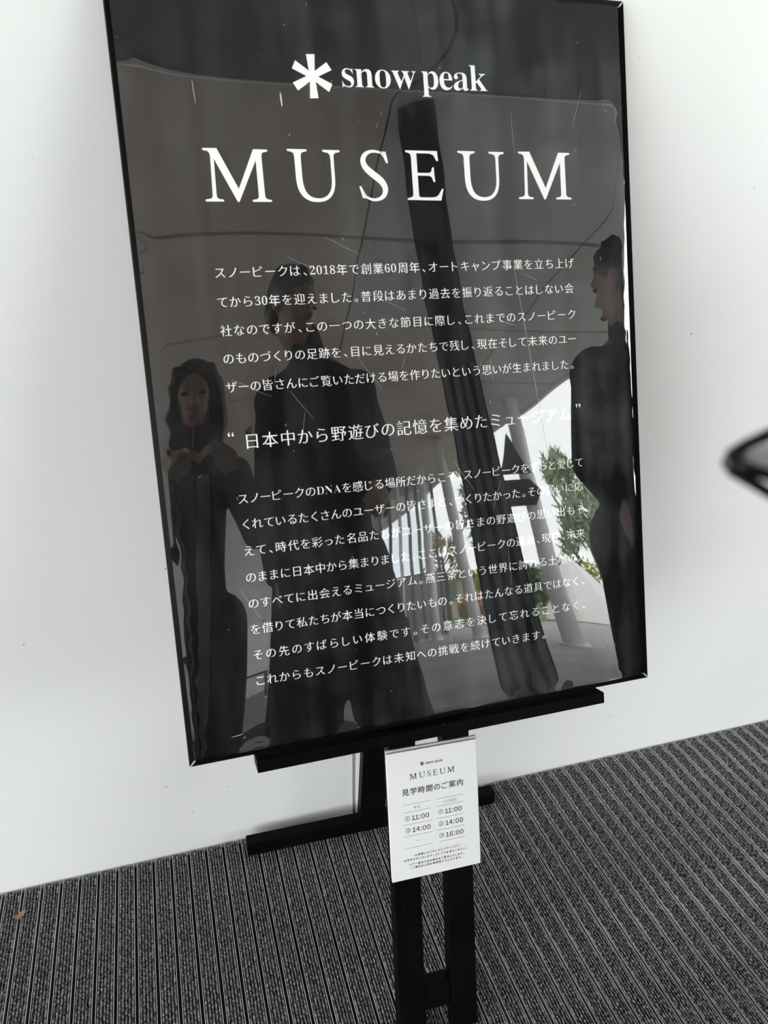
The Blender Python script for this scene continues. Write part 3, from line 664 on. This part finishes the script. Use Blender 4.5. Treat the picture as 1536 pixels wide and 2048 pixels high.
def tree(name, label, x, y, h, r, mats, weep=0.0, n=2600, group=None, size=0.16, trunk=True, cat='tree', ground=0.0):
    rg = random.Random(int(x * 31 + y * 17)); t = empty(name, label, cat, (x, y, ground), group=group)
    if trunk:
        bm = bmesh.new(); tube(bm, [(0, 0, -0.02), (0.06, 0.02, h * .3), (-.05, 0.05, h * .6), (0, 0, h * .85)], [0.035 * h, 0.026 * h, 0.018 * h, 0.006 * h], 10)
        for k in range(9):
            a = rg.uniform(0, 2 * PI); z = h * rg.uniform(.32, .7); tube(bm, [(0, 0, z), (r * .35 * math.cos(a), r * .35 * math.sin(a), z + h * .12), (r * .75 * math.cos(a), r * .75 * math.sin(a), z + h * .16)], [0.012 * h, 0.008 * h, 0.003 * h], 6)
        obj('trunk', bm, BARK, t)
    bm = bmesh.new(); cl = [(rg.gauss(0, .42) * r, rg.gauss(0, .42) * r, h * (rg.uniform(.42, .9) if trunk else rg.uniform(.1, .75)), rg.uniform(.25, .42) * r) for _ in range(16)]
    for k in range(n):
        c = rg.choice(cl); d = Vector((rg.gauss(0, 1), rg.gauss(0, 1), rg.gauss(0, .8))).normalized() * c[3] * rg.uniform(.4, 1)
        p = Vector(c[:3]) + d
        if weep: p.z -= abs(rg.gauss(0, weep)) * (abs(p.x) + abs(p.y)) / r * .6
        if p.z < 0.05: p.z = rg.uniform(.05, .4)
        s = size * rg.uniform(.5, 1.2); u = Vector((rg.gauss(0, 1), rg.gauss(0, 1), rg.gauss(0, 1) - weep)).normalized(); v = u.orthogonal().normalized()
        L_ = 2.2 if weep else 1.2
        bm.faces.new([bm.verts.new(p + u * s * L_ * a + v * s * .5 * b) for a, b in ((-1, 0), (0, .7), (1, 0), (0, -.7))])
    o = obj('foliage', bm, mats, t); o['kind'] = 'stuff'
G1 = leafmat('willow_green', (0.22, 0.27, 0.17), (0.36, 0.40, 0.26)); G2 = leafmat('yellow_green', (0.38, 0.42, 0.08), (0.60, 0.60, 0.16)); G3 = leafmat('dark_green', (0.09, 0.13, 0.07), (0.18, 0.22, 0.11)); RB = leafmat('red_brown', (0.40, 0.20, 0.13), (0.55, 0.32, 0.2))
tree('willow_tree', 'loose willow tree mirrored beside the white column at the right', 15.9, -21.4, 6.7, 1.5, G1, 0.9, 1500)
tree('willow_tree', 'pale hazy tree mirrored just right of the dark pillar', 10.9, -22.5, 6.6, 1.1, G1, 0.5, 700)
tree('autumn_tree', 'thin autumn tree mirrored between the dark pillar and left column', 10.2, -26.5, 4.0, 1.2, leafmat('thin_autumn', (0.30, 0.24, 0.12), (0.42, 0.34, 0.2)), 0.0, 600, size=.12)
for i, (x, y, h, r, m_, lab) in enumerate(((17.2, -24.9, 3.0, 1.5, G2, 'yellow-green bush mirrored above the white tent'), (13.1, -23.6, 2.3, 1.1, G3, 'dark green bush mirrored behind the right white column'), (9.6, -21.2, 2.1, .8, G2, 'olive bush mirrored between the two left columns'), (8.4, -18.6, 1.0, .8, RB, 'low red-brown bush mirrored beside the left column base'), (20.9, -23.8, 4.2, 1.9, G3, 'dark green tall bush mirrored behind the person at the right'))):
    tree('bush', lab, x, y, h, r, m_, 0, 1500, trunk=False, cat='bush', size=.13)
# tent
CANV = noisy('white_canvas', (0.84, 0.83, 0.80), (0.88, 0.87, 0.84), 3, 4, rough=0.9)
t = empty('canvas_tent', 'white pitched canvas tent on the lawn mirrored at lower right', 'tent', (12.0, -17.6, 0.02))
bm = bmesh.new(); apex = (0, 0, 2.0); R_ = 1.5; base = [(R_ * math.cos(2 * PI * k / 8), R_ * math.sin(2 * PI * k / 8), -0.005) for k in range(8)]
vb = [bm.verts.new(b) for b in base]; vm = [bm.verts.new((b[0] * .86, b[1] * .86, .35)) for b in base]; vt = [bm.verts.new((b[0] * .02, b[1] * .02, 1.95)) for b in base]
for k in range(8):
    bm.faces.new((vb[k], vb[(k + 1) % 8], vm[(k + 1) % 8], vm[k])); bm.faces.new((vm[k], vm[(k + 1) % 8], vt[(k + 1) % 8], vt[k]))
bm.faces.new(vt); obj('tent_canvas', bm, CANV, t)
bm = bmesh.new(); tube(bm, [(0, 0, 0), (0, 0, 2.1)], 0.025, 10); obj('tent_pole', bm, SIGNB, t)
bm = bmesh.new()
for k in range(8): tube(bm, [(base[k][0] * .86, base[k][1] * .86, .35), (base[k][0] * 1.3, base[k][1] * 1.3, 0.0)], 0.006, 5)
obj('guy_lines', bm, CANV, t)
# low beige building behind the bushes
t = empty('low_building', 'low beige flat-roofed building mirrored behind the bushes', 'building', (14.5, -32, 0))
bxo('building_wall', -5, 5, -2, 2, 0, 1.9, noisy('beige_render', (0.45, 0.42, 0.36), (0.52, 0.49, 0.43), 2, 3), t); bxo('building_roof', -5.3, 5.3, -2.3, 2.3, 1.9, 2.15, noisy('pale_roof', (0.55, 0.53, 0.5), (0.6, 0.58, 0.55), 2, 3), t)
for k in range(3): bxo('building_window', -4 + k * 3, -2.4 + k * 3, 1.98, 2.04, 0.9, 1.6, MULL, t)
# poster on an easel by the far wall, and an outdoor table
t = empty('poster_easel', 'small grey easel with a pale poster by the far white wall, mirrored left', 'easel', (0.55, -11.2, 0), (0, 0, -0.3))
for x in (-.28, .28):
    bm = bmesh.new(); beam(bm, (x, .12, -0.002), (x * .8, -.10, 1.35), .04, .03); obj('leg', bm, SIGNB, t)
bm = bmesh.new(); beam(bm, (0, -.50, 0), (0, -.13, 1.3), .04, .03); obj('back_leg', bm, SIGNB, t)
bxo('rail', -.30, .30, .02, .05, .42, .46, SIGNB, t)
bm = bmesh.new(); beam(bm, (0, .10, .46), (0, -.04, 1.32), .56, .012, up=(0, 1, 0)); obj('poster', bm, WHITEP, t)
t = empty('garden_table', 'dark slatted outdoor table mirrored before the glazed wall', 'table', (3.5, -12.6, 0), (0, 0, .4))
for k in range(6): bxo('table_slat', -.6, .6, -.33 + k * .11, -.23 + k * .11, .68, .71, SIGNB, t)
for x in (-.52, .52):
    for y in (-.26, .26):
        bm = bmesh.new(); beam(bm, (x * 1.1, y, -0.002), (x, y, .68), .04, .04); obj('leg', bm, SIGNB, t)
# ------------------------------------------------------------------ people
SKIN = mat('skin', (0.27, 0.155, 0.115), 0.5); HAIRM = noisy('black_hair', (0.008, 0.007, 0.006), (0.02, 0.017, 0.015), 60, 4, rough=0.45, stretch=(4, 4, .4)); EYEM = mat('eye', (0.03, 0.02, 0.015), 0.15); LIPM = mat('lips', (0.35, 0.12, 0.10), 0.4); SHOE = mat('black_shoe', (0.01, 0.01, 0.01), 0.4)
def ball(bm, c, r, sx=1, sy=1, sz=1, rot=None, seg=14):
    m = Matrix.Translation(c) @ (rot.to_4x4() if rot else Matrix.Identity(4)) @ Matrix.Diagonal((r * sx, r * sy, r * sz, 1))
    bmesh.ops.create_uvsphere(bm, u_segments=seg, v_segments=max(8, seg // 2 + 2), radius=1, matrix=m)
def limb(bm, pts, rads):
    """tapered, rounded chain"""
    for i in range(len(pts) - 1):
        p, q = Vector(pts[i]), Vector(pts[i + 1]); r0, r1 = rads[i], rads[i + 1]; n = max(2, int((q - p).length / (min(r0, r1) * 0.9)))
        tube(bm, [p, q], [r0, r1], 14)
        ball(bm, p, r0 * 1.0); ball(bm, q, r1 * 1.0)
def remesh(name, bm, voxel, mt, parent, smooth_it=6, paint=None):
    me = bpy.data.meshes.new(name); bm.to_mesh(me); bm.free()
    o = bpy.data.objects.new(name, me); COL.objects.link(o)
    m = o.modifiers.new('r', 'REMESH'); m.mode = 'VOXEL'; m.voxel_size = voxel
    s = o.modifiers.new('s', 'SMOOTH'); s.factor = 0.5; s.iterations = smooth_it
    bpy.context.view_layer.update(); dg = bpy.context.evaluated_depsgraph_get()
    me2 = bpy.data.meshes.new_from_object(o.evaluated_get(dg), depsgraph=dg); bpy.data.objects.remove(o); bpy.data.meshes.remove(me); me2.name = name
    me2.materials.clear()
    for p in me2.polygons: p.use_smooth = True
    return link_mesh(name, me2, mt, parent)
def hand(bm, wrist, d, palm_n, curl=0.4, s=1.0, mirror=1):
    """palm and five fingers; d points along the hand, palm_n out of the palm"""
    d = Vector(d).normalized(); pn = Vector(palm_n); pn = (pn - d * pn.dot(d)).normalized(); sd = d.cross(pn) * mirror; w = Vector(wrist)
    for k in range(4):
        b = w + d * 0.02 * s + sd * (k - 1.5) * 0.012 * s; e = w + d * 0.088 * s + sd * (k - 1.5) * 0.021 * s
        limb(bm, [b, e], [0.014 * s, 0.0115 * s])
        L_ = (0.040, 0.045, 0.042, 0.032)[k] * s; p = e; a = curl * 0.5; r = 0.0092 * s
        for j in range(3):
            q = p + (d * math.cos(a) + pn * math.sin(a)) * L_ * (1, .7, .55)[j]; limb(bm, [p, q], [r, r * .92]); p = q; r *= .92; a += curl
    b = w + d * 0.03 * s - sd * 0.022 * s; e = b + (d * .6 - sd * .75 + pn * .3).normalized() * 0.042 * s; f_ = e + (d * .9 - sd * .25 + pn * .45).normalized() * 0.032 * s; g = f_ + (d * .9 + pn * .5).normalized() * 0.024 * s
    limb(bm, [b, e, f_, g], [0.0135 * s, 0.0115 * s, 0.010 * s, 0.0088 * s])
def person(label, J, face, cloth, trousers, hairfn, mats, bulk=1.0, hands=((0.4, (0, 0, 1)), (0.4, (0, 0, 1))), coatlen=0.0):
    """J: joints in world space"""
    foot = (Vector(J['ankL']) + Vector(J['ankR'])) / 2; root = empty('person', label, 'person', (foot.x, foot.y, 0)); inv = Matrix.Translation(root.location).inverted()
    V = {k: Vector(v) for k, v in J.items()}
    f = Vector(face).normalized(); up = Vector((0, 0, 1)); side = f.cross(up).normalized(); upf = side.cross(f).normalized(); R3 = Matrix((side, f, upf)).transposed()
    bm = bmesh.new(); H = V['head']
    hp = lambda x, y, z: H + side * x + f * y + upf * z
    ball(bm, hp(0, -.008, .02), 1, .075, .092, .098, R3, 20); ball(bm, hp(0, .022, -.055), 1, .052, .062, .062, R3, 16); ball(bm, hp(0, .056, -.088), 1, .028, .026, .024, R3); ball(bm, hp(0, .042, -.035), 1, .050, .046, .060, R3, 16)
    limb(bm, [hp(0, .080, .012), hp(0, .094, -.016)], [.0075, .0115]); limb(bm, [hp(-.03, .076, .032), hp(.03, .076, .032)], [.012, .012])
    limb(bm, [hp(-.016, .083, -.062), hp(.016, .083, -.062)], [.0085, .0085])
    for sx in (-1, 1): ball(bm, hp(sx * .078, -.008, 0), 1, .009, .02, .032, R3)
    limb(bm, [V['neck'], hp(0, -.012, -.06)], [.056, .052])
    b = bulk
    limb(bm, [V['pelvis'], V['spine'], V['chest']], [.125 * b, .118 * b, .135 * b])
    for s_ in 'LR':
        limb(bm, [V['chest'] + Vector((0, 0, .03)), V['sh' + s_]], [.10 * b, .062 * b]); limb(bm, [V['neck'], V['sh' + s_]], [.055, .055])
        limb(bm, [V['sh' + s_], V['el' + s_], V['wr' + s_]], [.054 * b, .042 * b, .028])
        limb(bm, [V['pelvis'] + (V['hip' + s_] - V['pelvis']) * .7, V['hip' + s_], V['kn' + s_], V['ank' + s_]], [.11 * b, .095 * b, .062 * b, .042])
        a = V['ank' + s_]; toe = f.copy(); toe.z = 0; toe.normalize(); limb(bm, [Vector((a.x, a.y, .05)) - toe * .04, Vector((a.x, a.y, .036)) + toe * .15], [.036, .03])
    for s_, (curl, pn) in zip('LR', hands):
        d = (V['wr' + s_] - V['el' + s_]).normalized(); 
        if 'hd' + s_ in V: d = V['hd' + s_]
        hand(bm, V['wr' + s_], d, pn, curl, 1.0, 1 if s_ == 'L' else -1)
    bmesh.ops.transform(bm, matrix=inv, verts=bm.verts)
    remesh('body', bm, 0.0065, SKIN, root, 3)
    def child(name, bm, m, voxel=None, it=4):
        bmesh.ops.transform(bm, matrix=inv, verts=bm.verts)
        return remesh(name, bm, voxel, m, root, it) if voxel else obj(name, bm, m, root, True)
    g = 0.017
    bm = bmesh.new(); limb(bm, [V['pelvis'] + Vector((0, 0, -.02)), V['spine'], V['chest']], [.135 * b + g, .125 * b + g, .14 * b + g])
    limb(bm, [V['neck'] + Vector((0, 0, -.03)), V['neck'] + (V['head'] - V['neck']) * cloth.get('collar', .25)], [.075, .066])
    for s_ in 'LR':
        limb(bm, [V['chest'] + Vector((0, 0, .03)), V['sh' + s_]], [.105 * b + g, .062 * b + g]); limb(bm, [V['neck'] + Vector((0, 0, -.02)), V['sh' + s_]], [.062, .062])
        w = V['wr' + s_]; e = V['el' + s_]; limb(bm, [V['sh' + s_], e, w + (e - w) * .06], [.056 * b + g, .046 * b + g + .006, .036 + g * .6])
    if coatlen:
        for s_ in 'LR': limb(bm, [V['hip' + s_], V['hip' + s_] * .5 + V['pelvis'] * .5 + Vector((0, 0, -coatlen))], [.12 * b + g, .155 * b + g])
    child('jacket', bm, mats[0], 0.010)
    bm = bmesh.new()
    for s_ in 'LR':
        a = V['ank' + s_]; k = V['kn' + s_]; limb(bm, [V['pelvis'] + (V['hip' + s_] - V['pelvis']) * .6, V['hip' + s_], k, a + (k - a) * .08], [.115 * b + g, .105 * b + g, .078 * b + g * trousers, .062 * b + g * trousers])
    child('trousers', bm, mats[1], 0.010)
    bm = bmesh.new()
    for s_ in 'LR':
        a = V['ank' + s_]; toe = f.copy(); toe.z = 0; toe.normalize(); limb(bm, [Vector((a.x, a.y, .058)) - toe * .05, Vector((a.x, a.y, .052)) + toe * .06, Vector((a.x, a.y, .042)) + toe * .165], [.05, .046, .038])
    bmesh.ops.transform(bm, matrix=inv, verts=bm.verts)
    for v in bm.verts: v.co.z = max(v.co.z, 0.004)
    remesh('shoes', bm, 0.008, SHOE, root, 2)
    for sx in (-1, 1):
        bm = bmesh.new(); ball(bm, hp(sx * .031, .078, .012), 1, .012, .008, .006, R3); child('eye', bm, EYEM)
    bm = bmesh.new(); limb(bm, [hp(-.02, .093, -.063), hp(0, .0965, -.064), hp(.02, .093, -.063)], [.003, .0045, .003]); child('lips', bm, LIPM)
    bm = bmesh.new(); hairfn(bm, hp, R3); child('hair', bm, HAIRM, 0.008, 4)
    return root, child
def short_hair(bm, hp, R3):
    rg = random.Random(5)
    ball(bm, hp(0, -.022, .036), 1, .084, .094, .098, R3, 20); ball(bm, hp(0, -.048, -.02), 1, .078, .062, .078, R3, 16)
    for k in range(60):
        a = rg.uniform(0, 2 * PI); z = rg.uniform(.02, .125); r = .075 * math.sqrt(max(0.05, 1 - ((z - .03) / .11) ** 2)); y = math.sin(a) * r * 1.1 - .02
        if z < .07 and y > .045: continue
        p = hp(math.cos(a) * r, y, z); limb(bm, [p, p + (p - hp(0, -.02, .02)).normalized() * rg.uniform(.004, .014)], [.013, .007])
def long_hair(bm, hp, R3):
    ball(bm, hp(0, -.02, .035), 1, .086, .098, .096, R3, 20)
    for sx in (-1, 1):
        limb(bm, [hp(sx * .055, .045, .085), hp(sx * .083, .035, 0), hp(sx * .088, .03, -.10), hp(sx * .08, .03, -.20)], [.022, .022, .024, .014])
        limb(bm, [hp(sx * .07, -.03, .04), hp(sx * .085, -.03, -.1), hp(sx * .075, -.02, -.21)], [.035, .036, .02])
    limb(bm, [hp(0, -.09, .02), hp(0, -.10, -.1), hp(0, -.09, -.23)], [.05, .055, .035])
BLK = noisy('black_cloth', (0.010, 0.012, 0.012), (0.018, 0.021, 0.021), 40, 5, rough=0.9, bump=0.2, bscale=120); BLK2 = noisy('black_trouser_cloth', (0.006, 0.007, 0.009), (0.012, 0.013, 0.015), 40, 5, rough=0.9)
GRYC = noisy('charcoal_coat_cloth', (0.020, 0.022, 0.022), (0.032, 0.034, 0.034), 40, 5, rough=0.9); NVY = noisy('dark_navy_cloth', (0.010, 0.012, 0.017), (0.018, 0.021, 0.028), 40, 5, rough=0.9)
LAP = noisy('grey_lining', (0.17, 0.165, 0.155), (0.21, 0.205, 0.19), 30, 5, rough=0.9)
# the photographer, phone in hand, right behind the lens
Rp = (camo.matrix_world.to_3x3()); cx_, cy_, cz_ = Rp.col[0].normalized(), Rp.col[1].normalized(), Rp.col[2].normalized()
ph = CAM_LOC + cz_ * 0.0065 
w0 = Vector((-.05, -1.33, 0))
ph_c = ph - cx_ * -0.020 - cy_ * 0.058
Jw = dict(head=(-.02, -1.235, 1.66), neck=(-.03, -1.325, 1.49), chest=(-.05, -1.375, 1.29), spine=(-.05, -1.375, 1.08), pelvis=(-.05, -1.36, .92), shL=(.115, -1.35, 1.395), shR=(-.215, -1.35, 1.395),
  elL=(.20, -1.23, 1.165), elR=(-.25, -1.22, 1.165), wrL=(.125, -1.03, 1.315), wrR=(-.105, -1.05, 1.315), hipL=(.035, -1.36, .88), hipR=(-.135, -1.36, .88), knL=(.04, -1.34, .48), knR=(-.14, -1.34, .48), ankL=(.045, -1.37, .09), ankR=(-.145, -1.37, .09),
  hdL=(-.55, .15, .7), hdR=(.55, .15, .7))
r_, ch = person('woman with long dark hair in a charcoal coat raising a phone, mirrored at the left', Jw, (.05, 1, -.28), {}, 1.0, long_hair, (GRYC, BLK2), .86, ((.95, (-.5, .6, -.5)), (.95, (.5, .6, -.5))), .62)
# open coat front: two pale lapels running down
for sx in (-1, 1):
    bm = bmesh.new(); pts = [(-.05 + sx * .055, -1.205, 1.41), (-.05 + sx * .060, -1.185, 1.25), (-.05 + sx * .050, -1.19, 1.08), (-.05 + sx * .05, -1.172, .92), (-.05 + sx * .045, -1.14, .66), (-.05 + sx * .05, -1.14, .40)]
    for i in range(len(pts) - 1): beam(bm, pts[i], pts[i + 1], .045, .016, 0, up=(0, 1, 0))
    ch('lapel', bm, LAP, 0.006)
# phone
PHB = mat('phone_glass_back', (0.03, 0.03, 0.032), 0.15); PHL = mat('phone_lens', (0.004, 0.004, 0.005), 0.05)
phone = empty('phone', 'dark phone held up by the woman with long hair, mirrored beside her face', 'phone', ph)
Rm = Matrix((cx_, cy_, cz_)).transposed().to_4x4(); Mi = Matrix.Translation(ph).inverted() 
def pbox(name, x0, x1, y0, y1, z0, z1, m, bev):
    bm = bmesh.new(); box(bm, x0, x1, y0, y1, z0, z1, bev); bmesh.ops.transform(bm, matrix=Rm, verts=bm.verts); return obj(name, bm, m, phone)
# local axes: x right, y up, z back towards the holder; the lens looks along -z at the origin
pbox('phone_body', -0.013, 0.0585, -0.126, 0.021, 0.0, 0.0078, PHB, 0.0025)
for a, b_ in ((0.0, -0.019), (0.017, -0.009)):
    bm = bmesh.new(); tube(bm, [(a, b_, -0.0022), (a, b_, 0.0005)], 0.0068, 18); bmesh.ops.transform(bm, matrix=Rm, verts=bm.verts); obj('lens', bm, PHL, phone)
# the man beside her
Jm = dict(head=(.335, -.845, 1.765), neck=(.385, -.925, 1.60), chest=(.415, -.985, 1.39), spine=(.425, -.99, 1.17), pelvis=(.43, -.985, 1.00), shL=(.565, -.965, 1.505), shR=(.26, -.965, 1.51),
  elL=(.625, -1.0, 1.23), elR=(.245, -1.01, 1.21), wrL=(.585, -.86, 1.17), wrR=(.245, -.96, .96), hipL=(.51, -.985, .95), hipR=(.345, -.985, .95), knL=(.575, -.95, .52), knR=(.31, -.95, .52), ankL=(.635, -.97, .09), ankR=(.275, -.97, .09))
person('tall man in a black high-collared jacket and wide black trousers, mirrored at centre left', Jm, (.62, .72, -.42), {'collar': .42}, 2.6, short_hair, (BLK, BLK2), 1.0, ((.5, (-.5, 0, -.5)), (.35, (1, 0, 0))))
Jr = dict(head=(1.455, -.42, 1.63), neck=(1.485, -.48, 1.47), chest=(1.51, -.48, 1.26), spine=(1.47, -.48, 1.06), pelvis=(1.42, -.48, .92), shL=(1.68, -.40, 1.39), shR=(1.36, -.53, 1.39),
  elL=(1.75, -.40, 1.12), elR=(1.30, -.58, 1.13), wrL=(1.60, -.22, 1.0), wrR=(1.23, -.43, .98), hipL=(1.50, -.44, .88), hipR=(1.33, -.52, .88), knL=(1.44, -.46, .48), knR=(1.25, -.54, .48), ankL=(1.42, -.46, .09), ankR=(1.22, -.56, .09))
person('dark-clothed person standing close to the board, silhouetted against the glare at its right edge', Jr, (-.50, -.85, -.12), {'collar': .3}, 1.8, short_hair, (NVY, BLK2), 1.12, ((.6, (-1, 0, 0)), (.6, (1, 0, 0))), .25)
# out-of-focus black strap loop at the right edge of the frame
STRAP = mat('glossy_black_cord', (0.006, 0.006, 0.006), 0.3, 0, 0.35); SMOKE = mat('grey_translucent_tab', (0.30, 0.30, 0.29), 0.5)
strap = empty('strap_loop', 'blurred black strap loop poking into view at the right edge', 'strap', (0.165, -0.795, 1.36))
Si = Matrix.Translation(strap.location).inverted()
def campt(px, py, d):
    v = RX * ((px - 768) / 1502.6) + RY * ((py - 1024) / 1502.6) + RZ; return CAM_LOC + v * d
def loop(pts, r, d=0.2):
    bm = bmesh.new(); tube(bm, [campt(x, y, d) for x, y in pts], r, 12); bmesh.ops.transform(bm, matrix=Si, verts=bm.verts); return bm
obj('loop_edge', loop([(1600, 838), (1540, 868), (1492, 890), (1466, 908), (1458, 926), (1468, 942), (1500, 962), (1545, 990), (1600, 1015)], [.0018, .0018, .0017, .0019, .0021, .0019, .0017, .0016, .0016]), STRAP, strap, True)
obj('loop_bar', loop([(1468, 924), (1500, 938), (1540, 952), (1600, 975)], [.0016, .0015, .0017, .0017]), STRAP, strap, True)
bm = bmesh.new(); q = [campt(x, y, .2005) for x, y in ((1470, 915), (1530, 890), (1600, 880), (1600, 970), (1535, 945))]; q2 = [campt(x, y, .2015) for x, y in ((1470, 915), (1530, 890), (1600, 880), (1600, 970), (1535, 945))]
a = [bm.verts.new(p) for p in q]; b = [bm.verts.new(p) for p in q2]; bm.faces.new(a); bm.faces.new(b[::-1])
for i in range(5): bm.faces.new((a[i], b[i], b[(i + 1) % 5], a[(i + 1) % 5]))
bmesh.ops.transform(bm, matrix=Si, verts=bm.verts); obj('tab', bm, SMOKE, strap)
